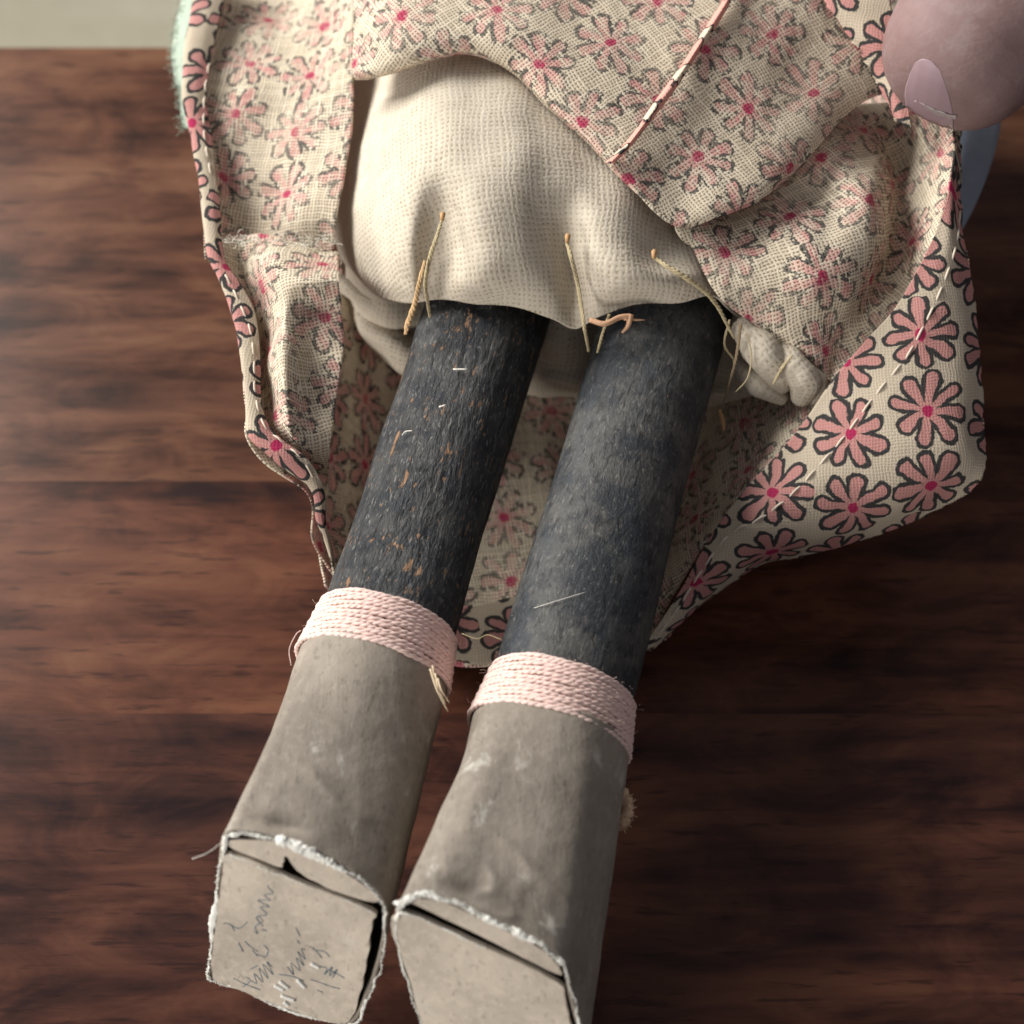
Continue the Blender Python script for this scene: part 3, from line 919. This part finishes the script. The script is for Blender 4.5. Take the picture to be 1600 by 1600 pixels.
# ------------------------------------------------------------------ the dress
dress = part_empty('dress', doll, 'cream cotton dress printed with pink daisies, lifted to show the legs')
MW = [m_wrong, m_face]
LP = [
 [(306, -70, 4.1), (360, -70, 3.9), (430, -70, 3.7), (500, -70, 4.0), (560, -70, 4.6)],
 [(300, 5, 4.1), (350, 5, 4.0), (430, 0, 3.8), (500, 5, 4.1), (558, 0, 4.7)],
 [(288, 130, 4.0), (345, 125, 3.9), (420, 120, 4.0), (495, 125, 4.3), (550, 130, 4.6)],
 [(302, 220, 3.9), (350, 220, 3.7), (415, 225, 3.8), (480, 220, 4.2), (540, 225, 4.4)],
 [(320, 330, 3.8), (362, 325, 3.5), (415, 330, 3.5), (470, 330, 3.9), (523, 325, 4.1)],
 [(328, 400, 3.7), (365, 400, 3.3), (415, 405, 3.2), (470, 400, 3.4), (518, 400, 3.6)]]
sheet('skirt_left_panel', LP, 12, 14, MW, dress, .03, wr=((.13, 1.7, 12), (.04, 4, 14), (.012, 7, 13)), uvrot=8, uvoff=(.2, .35))
LP2 = [
 [(334, 378, 3.85), (375, 372, 3.75), (425, 370, 3.75), (480, 378, 3.80), (528, 382, 3.90)],
 [(345, 425, 3.80), (385, 425, 3.50), (430, 425, 4.30), (480, 430, 4.50), (529, 425, 4.50)],
 [(364, 480, 3.75), (400, 478, 3.30), (440, 482, 4.20), (490, 490, 4.00), (530, 470, 4.20)],
 [(379, 560, 3.70), (410, 556, 3.20), (440, 556, 4.20), (490, 555, 3.80), (538, 530, 3.80)],
 [(385, 640, 3.70), (412, 632, 3.30), (445, 628, 4.00), (485, 625, 3.70), (527, 620, 3.60)],
 [(392, 684, 3.60), (422, 680, 3.40), (452, 685, 3.80), (485, 695, 3.60), (518, 700, 3.40)],
 [(448, 738, 3.30), (465, 740, 3.10), (480, 745, 2.90), (495, 750, 2.70), (512, 755, 2.50)],
 [(488, 780, 2.90), (494, 785, 2.70), (500, 790, 2.60), (505, 795, 2.40), (511, 800, 2.20)],
 [(505, 850, 2.30), (508, 850, 2.20), (511, 850, 2.10), (514, 852, 2.00), (518, 855, 1.90)],
 [(524, 900, 1.90), (526, 900, 1.85), (528, 900, 1.80), (530, 900, 1.75), (532, 900, 1.70)]]
sheet('skirt_left_fold', LP2, 10, 12, MW, dress, .03, wr=((.12, 2.2, 32), (.015, 7, 33)), uvrot=-5, uvoff=(.5, .1), fray=('u0', .03))
BP = [
 [(508, 915, 1.70), (600, 990, 0.50), (700, 1036, 0.36), (800, 1040, 0.31), (900, 1030, 0.36), (1010, 1012, 0.54)],
 [(500, 820, 1.80), (600, 890, 0.45), (700, 930, 0.31), (800, 930, 0.27), (950, 905, 0.36), (1105, 838, 2.20)],
 [(508, 690, 1.90), (600, 730, 0.45), (700, 750, 0.31), (830, 750, 0.27), (1000, 740, 0.41), (1240, 690, 3.00)],
 [(525, 560, 2.00), (620, 590, 0.50), (720, 600, 0.36), (850, 600, 0.31), (1030, 600, 0.41), (1310, 600, 3.30)],
 [(530, 430, 2.20), (640, 430, 0.59), (740, 430, 0.45), (860, 430, 0.41), (1030, 430, 0.54), (1380, 480, 3.30)],
 [(520, 200, 2.40), (620, 200, 1.60), (740, 200, 0.59), (860, 200, 0.54), (1030, 200, 1.50), (1400, 250, 3.20)],
 [(520, -60, 2.60), (620, -60, 1.80), (740, -60, 1.50), (860, -60, 0.63), (1030, -60, 1.80), (1400, -60, 3.20)]]
sheet('skirt_back_panel', BP, 12, 18, MW, dress, .03, wr=((.10, 1.3, 22), (.03, 4, 23)), uvrot=14, uvoff=(.1, .5))
FT = [
 [(548, -90, 5.4), (600, -90, 5.9), (680, -90, 6.1), (760, -90, 6.1), (840, -90, 6.1), (920, -90, 6.1), (1000, -90, 6.0), (1080, -90, 6.0), (1160, -90, 5.9), (1230, -90, 5.9), (1290, -90, 5.8), (1340, -90, 5.7), (1400, -90, 5.7)],
 [(552, 0, 5.3), (605, 0, 5.9), (680, 0, 6.1), (755, 0, 6.15), (830, 0, 6.15), (905, 5, 6.1), (980, 15, 6.0), (1060, 20, 6.0), (1140, 20, 6.0), (1210, 15, 5.9), (1275, 5, 5.8), (1330, 10, 5.7), (1390, 10, 5.7)],
 [(553, 75, 5.2), (602, 68, 5.8), (678, 52, 6.05), (745, 48, 6.1), (812, 62, 6.1), (882, 95, 6.0), (950, 130, 5.9), (1020, 160, 5.75), (1100, 165, 5.65), (1180, 155, 5.55), (1250, 115, 5.5), (1325, 85, 5.5), (1400, 70, 5.4)],
 [(554, 112, 5.2), (600, 108, 5.6), (680, 86, 5.85), (738, 78, 5.9), (802, 102, 5.85), (870, 168, 5.75), (932, 222, 5.65), (990, 280, 5.45), (1054, 330, 5.2), (1122, 312, 5.25), (1212, 262, 5.3), (1322, 150, 5.25), (1402, 120, 5.15)],
 [(555, 124, 4.9), (600, 118, 5.3), (680, 96, 5.6), (736, 86, 5.65), (796, 110, 5.6), (864, 178, 5.5), (926, 236, 5.4), (985, 294, 5.3), (1056, 354, 5.05), (1130, 334, 5.1), (1222, 285, 5.1), (1330, 172, 5.1), (1405, 138, 5.0)]]
sheet('skirt_front_flap', FT, 14, 10, MW, dress, .035, wr=((.06, 1.5, 42), (.026, 4.5, 43)), uvrot=-40, uvoff=(.3, .7))
RP = [
 [(1190, 130, 4.4), (1250, 175, 4.3), (1300, 170, 4.5), (1360, 160, 4.3), (1420, 165, 4.6), (1494, 200, 5.2)],
 [(1140, 240, 4.0), (1235, 262, 3.7), (1292, 212, 4.75), (1362, 240, 4.5), (1412, 255, 4.1), (1488, 262, 5.1)],
 [(1056, 348, 4.65), (1160, 330, 4.55), (1275, 275, 4.75), (1360, 300, 5.0), (1405, 320, 4.0), (1480, 318, 4.9)],
 [(1082, 388, 4.55), (1180, 385, 4.75), (1280, 365, 4.9), (1362, 385, 4.8), (1402, 395, 3.9), (1453, 388, 4.65)],
 [(1122, 462, 4.3), (1195, 440, 4.55), (1275, 440, 4.7), (1335, 450, 4.5), (1372, 455, 3.85), (1412, 475, 4.35)],
 [(1190, 516, 3.95), (1228, 505, 4.15), (1270, 500, 4.2), (1308, 510, 4.0), (1335, 522, 3.8), (1360, 535, 4.0)],
 [(1250, 558, 3.7), (1262, 556, 3.8), (1278, 556, 3.8), (1295, 562, 3.7), (1305, 570, 3.6), (1318, 575, 3.75)],
 [(1285, 590, 3.4), (1288, 591, 3.45), (1292, 592, 3.5), (1296, 594, 3.5), (1300, 596, 3.5), (1304, 598, 3.55)]]
sheet('skirt_right_panel', RP, 14, 16, MW, dress, .035, wr=((.07, 1.8, 52), (.028, 5, 53)), uvrot=-30, uvoff=(.9, .3))
RS = [
 [(1004, 1014, 1.15), (1008, 1015, 1.1), (1013, 1016, 1.0), (1016, 1018, .9)],
 [(1060, 928, 1.65), (1075, 935, 1.6), (1092, 938, 1.4), (1105, 938, 1.1)],
 [(1102, 852, 2.15), (1130, 872, 2.1), (1160, 884, 1.8), (1182, 884, 1.4)],
 [(1150, 780, 2.6), (1190, 815, 2.65), (1235, 850, 2.3), (1262, 866, 1.7)],
 [(1200, 725, 2.95), (1260, 765, 3.05), (1330, 812, 2.75), (1366, 840, 2.1)],
 [(1250, 668, 3.25), (1330, 712, 3.4), (1420, 770, 3.2), (1472, 795, 2.6)],
 [(1302, 592, 3.7), (1390, 635, 3.8), (1485, 700, 3.6), (1534, 745, 3.1)],
 [(1350, 535, 4.05), (1425, 565, 4.1), (1495, 610, 3.9), (1536, 650, 3.5)],
 [(1402, 476, 4.4), (1450, 500, 4.4), (1500, 530, 4.2), (1530, 555, 3.9)],
 [(1452, 385, 4.75), (1478, 405, 4.7), (1502, 430, 4.5), (1520, 455, 4.3)],
 [(1480, 312, 5.0), (1488, 322, 4.95), (1496, 335, 4.8), (1502, 350, 4.7)],
 [(1490, 235, 5.2), (1493, 238, 5.1), (1497, 242, 5.0), (1501, 246, 4.9)],
 [(1492, 180, 5.2), (1494, 180, 5.1), (1498, 180, 5.0), (1502, 180, 4.9)]]
sheet('skirt_right_hem', RS, 12, 22, [m_face, m_wrong], dress, .03, wr=((.03, 2.0, 62), (.010, 7, 63)), uvrot=38, uvoff=(.25, .6), fray=('v1', .02))
CR_ = [
 [(1270, -60, 5.95), (1330, -60, 6.0), (1400, -60, 6.1)],
 [(1288, 0, 5.95), (1335, 0, 6.05), (1392, 0, 6.1)],
 [(1325, 55, 5.75), (1365, 55, 5.9), (1412, 60, 5.9)],
 [(1355, 100, 5.5), (1385, 105, 5.6), (1416, 110, 5.6)],
 [(1375, 140, 5.3), (1395, 150, 5.4), (1418, 160, 5.4)],
 [(1400, 190, 5.1), (1410, 195, 5.2), (1424, 200, 5.2)]]
sheet('skirt_top_hem', CR_, 12, 14, [m_face, m_wrong], dress, .03, wr=((.05, 2.6, 72),), uvrot=25, uvoff=(.1, .4), fray=('v0', .02))
# the narrow turned hem down the left edge
LH = []
for (x, y, h, w) in [(308, -60, 4.3, 60), (302, 0, 4.3, 48), (286, 130, 4.2, 38), (300, 220, 4.1, 32), (318, 330, 4.0, 26), (326, 400, 3.95, 24), (344, 440, 3.95, 32), (364, 490, 3.9, 36), (377, 560, 3.85, 30), (384, 640, 3.8, 28), (390, 682, 3.75, 48), (426, 716, 3.6, 55), (484, 762, 3.2, 22), (494, 812, 2.8, 16), (508, 850, 2.4, 12), (522, 898, 2.05, 6)]:
    LH.append([(x, y, h - .25), (x - 1, y, h), (x + w * .5, y + 1, h + .03), (x + w, y + 2, h - .05)])
sheet('skirt_left_hem', LH, 12, 8, [m_face, m_wrong], dress, .03, wr=((.025, 3, 82),), uvrot=20, uvoff=(.45, .15))
# hem turned up at the back, seen between the legs
BH = [[(640, 1005, 1.0), (740, 1038, .62), (850, 1036, .6), (960, 1025, 1.0)], [(648, 985, 1.12), (740, 985, .75), (850, 970, .72), (965, 985, 1.05)], [(655, 955, 1.12), (745, 945, .72), (850, 925, .72), (970, 935, 1.1)]]
sheet('skirt_back_hem', BH, 10, 14, [m_face, m_wrong], dress, .03, wr=((.04, 2, 92),), uvrot=5)

from mathutils.bvhtree import BVHTree
dv_, df_ = [], []
for o_ in dress.children:
    if o_.name.startswith('skirt') and o_.type == 'MESH':
        b_ = len(dv_)
        dv_ += [tuple(v.co / U) for v in o_.data.vertices]
        df_ += [[i + b_ for i in p.vertices] for p in o_.data.polygons]
DRESS = BVHTree.FromPolygons(dv_, df_)

# stitching: real thread running in and out along the hems
def stitching(name, pts, rad, mat, parent, lift=.03, stitch=.34, amp=.030):
    c = cr([P(*p) for p in pts], 30)
    s = np.concatenate([[0], np.cumsum(np.linalg.norm(np.diff(c, axis=0), axis=1))])
    k = int(s[-1] / .03)
    q = np.stack([np.interp(np.linspace(0, s[-1], k), s, c[:, i]) for i in range(3)], 1)
    z = np.linspace(0, s[-1], k)
    for i in range(k):                              # lay the thread on the cloth under it
        d = unit(q[i] - CAM)
        hit = DRESS.ray_cast(Vector(CAM), Vector(d))
        if hit[0] is not None: q[i] = np.array(hit[0]) + d * .004
    for _ in range(3): q[1:-1] = (q[:-2] + q[1:-1] * 2 + q[2:]) / 4
    q[:, 2] += amp * np.sin(z * 2 * math.pi / stitch)
    q[:, 0] += .008 * np.sin(z * 5)
    return tube(name, q, rad, mat, parent, 6)
stitching('hem_thread', [(1500, 330, 4.85), (1490, 400, 4.75), (1462, 470, 4.48), (1425, 545, 4.2), (1382, 600, 3.95), (1340, 655, 3.62), (1300, 705, 3.4), (1262, 748, 3.18), (1222, 785, 2.9), (1186, 812, 2.65), (1150, 828, 2.45), (1125, 850, 2.25), (1098, 890, 1.95), (1075, 925, 1.65), (1055, 955, 1.5), (1025, 998, 1.2)], .019, m_hemth, dress, .05)
stitching('hem_thread', [(346, -40, 4.35), (352, 5, 4.35), (338, 60, 4.3), (326, 110, 4.25), (318, 165, 4.15), (322, 230, 4.1), (330, 280, 4.05)], .017, m_hemth, dress, .03)
stitching('hem_thread', [(352, 430, 3.95), (372, 470, 3.95), (390, 510, 3.9), (396, 560, 3.85), (400, 620, 3.8), (412, 665, 3.78), (440, 690, 3.7), (470, 715, 3.45), (488, 745, 3.3)], .016, m_hemth, dress, .05)
Ms = Mat('salmon_seam_print', .9, .15)
uvs_ = Ms.uv()
sn = Ms.noise(uvs_, 2.6, 2).outputs[0]
sc_ = Ms.ramp(sn, [(.0, (.74, .36, .29)), (.52, (.72, .34, .28)), (.55, (.03, .03, .035)), (.585, (.03, .03, .035)), (.61, (.68, .58, .44))])
hh, gg = weave(Ms, uvs_, .05, .03)
Ms.base(Ms.mix(Ms.math('MULTIPLY', gg, .4), sc_, (.3, .2, .15))).normal(Ms.bump(hh, .4, .02))
# seam allowance standing up across the front flap
SM = [[(x - 7, y, h - .08), (x, y + 1, h + .02), (x + 7, y + 2, h - .08)] for x, y, h in ((1164, -60, 6.18), (1136, 0, 6.17), (1097, 62, 6.08), (1057, 124, 6.0), (1021, 172, 5.93), (984, 222, 5.82), (953, 254, 5.64))]
sheet('seam_allowance', SM, 10, 6, [Ms.m], dress, .02, wr=((.02, 4, 5),), uvrot=33, uvoff=(.0, .62))
# loose threads along torn top edge of the left fold
G = Geo()
for _ in range(150):
    x = random.uniform(338, 528); y = random.gauss(379, 5) + (10 if 400 < x < 470 and random.random() < .3 else 0)
    p = P(x, y, 3.9)
    dv = np.array([random.gauss(0, .10), random.gauss(.03, .07), random.uniform(0, .07)])
    G.add(tube_geo(cr([p, p + dv * .5 + rng.normal(size=3) * .02, p + dv], 3), .005, 3))
o = G.build('frayed_threads', m_cotton, dress); o['kind'] = 'stuff'
# felt coat edge behind the left hem and blue cloth behind the right
G = Geo()
ft, fg = sheet('coat_edge', [[(290, -80, 3.2), (320, -80, 3.4), (360, -80, 3.3)], [(282, 0, 3.2), (315, 0, 3.5), (350, 0, 3.3)], [(270, 60, 3.2), (300, 60, 3.5), (335, 60, 3.3)], [(270, 110, 3.2), (295, 110, 3.4), (330, 110, 3.2)], [(280, 150, 3.1), (300, 150, 3.3), (330, 150, 3.1)], [(286, 200, 3.0), (300, 200, 3.1), (330, 200, 3.0)]], 8, 8, [m_mint], doll, .12, wr=((.03, 5, 3),))
ft['label'] = 'pale mint green felt edge behind the skirt hem'
for _ in range(260):
    p = fg[random.randrange(fg.shape[0]), random.choice([0, 0, 1, 2])]
    dv = np.array([random.gauss(-.05, .05), random.gauss(0, .06), random.gauss(.02, .04)])
    G.add(tube_geo([p, p + dv], [.006, .003], 3))
o = G.build('felt_fibre', m_mint, ft); o['kind'] = 'stuff'
bl, _ = sheet('blue_cloth', [[(1440, 120, 3.4), (1500, 110, 3.6), (1570, 120, 3.3)], [(1440, 200, 3.3), (1500, 200, 3.5), (1562, 205, 3.2)], [(1440, 270, 3.2), (1495, 270, 3.4), (1545, 268, 3.1)], [(1440, 330, 3.1), (1490, 330, 3.2), (1522, 325, 3.0)], [(1440, 370, 3.0), (1480, 370, 3.0), (1500, 365, 2.9)]], 8, 8, [m_blue], doll, .05)
bl['label'] = 'grey-blue cloth behind the raised hem'

# lint on the left leg and the shoes
def on_leg(px, py, L, extra=.0):
    """where the ray through this spot meets the cylinder of a leg"""
    o, d = CAM - L['A'], ray(px, py)
    ax = L['ax']
    dd = d - ax * np.dot(d, ax); oo_ = o - ax * np.dot(o, ax)
    a = dd @ dd; b = 2 * dd @ oo_; c = oo_ @ oo_ - (L['r'] + extra) ** 2
    D = max(b * b - 4 * a * c, 0)
    return CAM + d * ((-b - math.sqrt(D)) / (2 * a))
for pts, rd in (([(708, 577), (730, 577)], .013), ([(686, 636), (696, 633)], .013), ([(628, 680), (634, 674), (644, 673)], .007)):
    c = cr([on_leg(x, y, LEGS[0], .015) for x, y in pts], 4)
    o = tube('lint', c, rd, m_white, doll, 5)
hair = [(722, 990), (745, 998), (762, 992), (785, 1000)]
tube('lint', cr([P(x, y, 3.7) for x, y in hair], 6), .008, m_thread, doll, 4)
tube('lint', cr([P(300, 1342, 3.9), P(325, 1332, 3.95), P(352, 1312, 4.0)], 5), .005, m_white, doll, 4)
tube('lint', cr([P(455, 1040, 3.3), P(452, 1015, 3.4), P(462, 992, 3.5), P(470, 985, 3.5)], 5), .006, m_yarn, doll, 4)
tube('lint', cr([on_leg(800, 962, LEGS[1], .03), on_leg(850, 945, LEGS[1], .04), on_leg(915, 925, LEGS[1], .03)], 6), .004, m_white, doll, 4)

# ------------------------------------------------------------------ the hand that lifts the skirt
person = bpy.data.objects.new('person', None); col.objects.link(person)
tag(person, 'hand whose thumb pinches the daisy skirt at upper right', 'person')


def skin_chain(name, joints, edges, radii, parent, mat, sub=3):
    me = bpy.data.meshes.new(name)
    me.from_pydata([tuple(np.asarray(j) * U) for j in joints], edges, [])
    o = bpy.data.objects.new(name, me); col.objects.link(o); o.parent = parent
    me.materials.append(mat)
    sk = o.modifiers.new('skin', 'SKIN'); sk.use_smooth_shade = True
    for i, r_ in enumerate(radii):
        sv = me.skin_vertices[0].data[i]
        rx, ry = (r_ if isinstance(r_, tuple) else (r_, r_))
        sv.radius = (rx * U, ry * U)
    me.skin_vertices[0].data[len(joints) - 1].use_root = True
    ss_ = o.modifiers.new('subd', 'SUBSURF'); ss_.levels = ss_.render_levels = sub
    return o


T0 = P(1440, 174, 6.3); T1 = P(1518, 55, 6.6); T2 = P(1640, -80, 7.4); T3 = P(1780, -200, 8.0)
W0 = P(2000, -420, 8.5)
J = [T0, T1, T2, T3, W0]
R_ = [(1.15, 1.1), (1.4, 1.3), (1.55, 1.4), (1.5, 1.4), (2.3, 1.5)]
E_ = [(0, 1), (1, 2), (2, 3), (3, 4)]
# index under the cloth, other fingers curled beside it
def finger(pts, radii):
    b0 = len(J)
    for p, r_ in zip(pts, radii):
        J.append(P(*p)); R_.append(r_)
    for i in range(len(pts) - 1): E_.append((b0 + i, b0 + i + 1))
    E_.append((b0 + len(pts) - 1, 4))
finger([(1700, 120, 4.5), (1800, 60, 4.2), (1930, -120, 5.5)], [.7, .8, .95])
finger([(1780, 220, 3.9), (1900, 120, 3.8), (2030, -100, 5.6)], [.7, .8, .95])
finger([(1880, 300, 3.6), (2000, 180, 3.6), (2130, -100, 5.8)], [.68, .78, .9])
J.append(P(2250, -800, 10)); R_.append((2.2, 1.6)); E_.append((4, len(J) - 1))
hand = skin_chain('hand', J, E_, R_, person, m_skin)
hand['label'] = 'hand with bent thumb'

# thumb nail: a curved plate on the side of the tip that looks at us
nc = P(1452, 150, 6.55)
dg = bpy.context.evaluated_depsgraph_get()
he = hand.evaluated_get(dg).to_mesh()
HB = BVHTree.FromPolygons([tuple(v.co / U) for v in he.vertices], [list(p.vertices) for p in he.polygons])


def on_hand(px, py, lift, h):
    d = ray(px, py)
    hit = HB.ray_cast(Vector(CAM), Vector(d))
    if hit[0] is None:
        q = P(px, py, h); hit = HB.find_nearest(Vector(q))
        return np.array(hit[0]) + np.array(hit[1]) * lift
    return np.array(hit[0]) + np.array(hit[1]) * lift


def nail_grid(name, rows, lift, mat):
    q = cr_grid(np.array(rows, float), 5, 5)
    raw = np.array([[on_hand(x, y, lift * max(w, .05), 6.3) for x, y, w in r] for r in q])
    raw[1:-1, 1:-1] = (raw[:-2, 1:-1] + raw[2:, 1:-1] + raw[1:-1, :-2] + raw[1:-1, 2:] + raw[1:-1, 1:-1] * 2) / 6
    o, _ = sheet(name, None, 2, 2, [mat], person, .012, raw=raw)
    return o


nail = nail_grid('thumbnail', [[(1430, 98, .1), (1441, 92, .5), (1455, 95, .5), (1468, 108, .1)],
                        [(1420, 120, .2), (1438, 117, .8), (1460, 122, .8), (1478, 134, .1)],
                        [(1414, 145, .4), (1436, 148, 1.0), (1464, 153, .9), (1486, 162, .2)],
                        [(1419, 170, .7), (1440, 177, 1.1), (1467, 183, 1.0), (1490, 186, .3)],
                        [(1432, 189, .9), (1450, 200, 1.2), (1471, 206, 1.1), (1488, 205, .6)]], .020, m_nail)
nail.data.materials.append(m_nailtip)
nr_ = 41; nc_ = len(nail.data.vertices) // nr_
for i, p in enumerate(nail.data.polygons):              # the free edge of the nail is paler
    if i // (nc_ - 1) > 33: p.material_index = 1
print('meshes', len(bpy.data.meshes), 'polys', sum(len(m.polygons) for m in bpy.data.meshes))
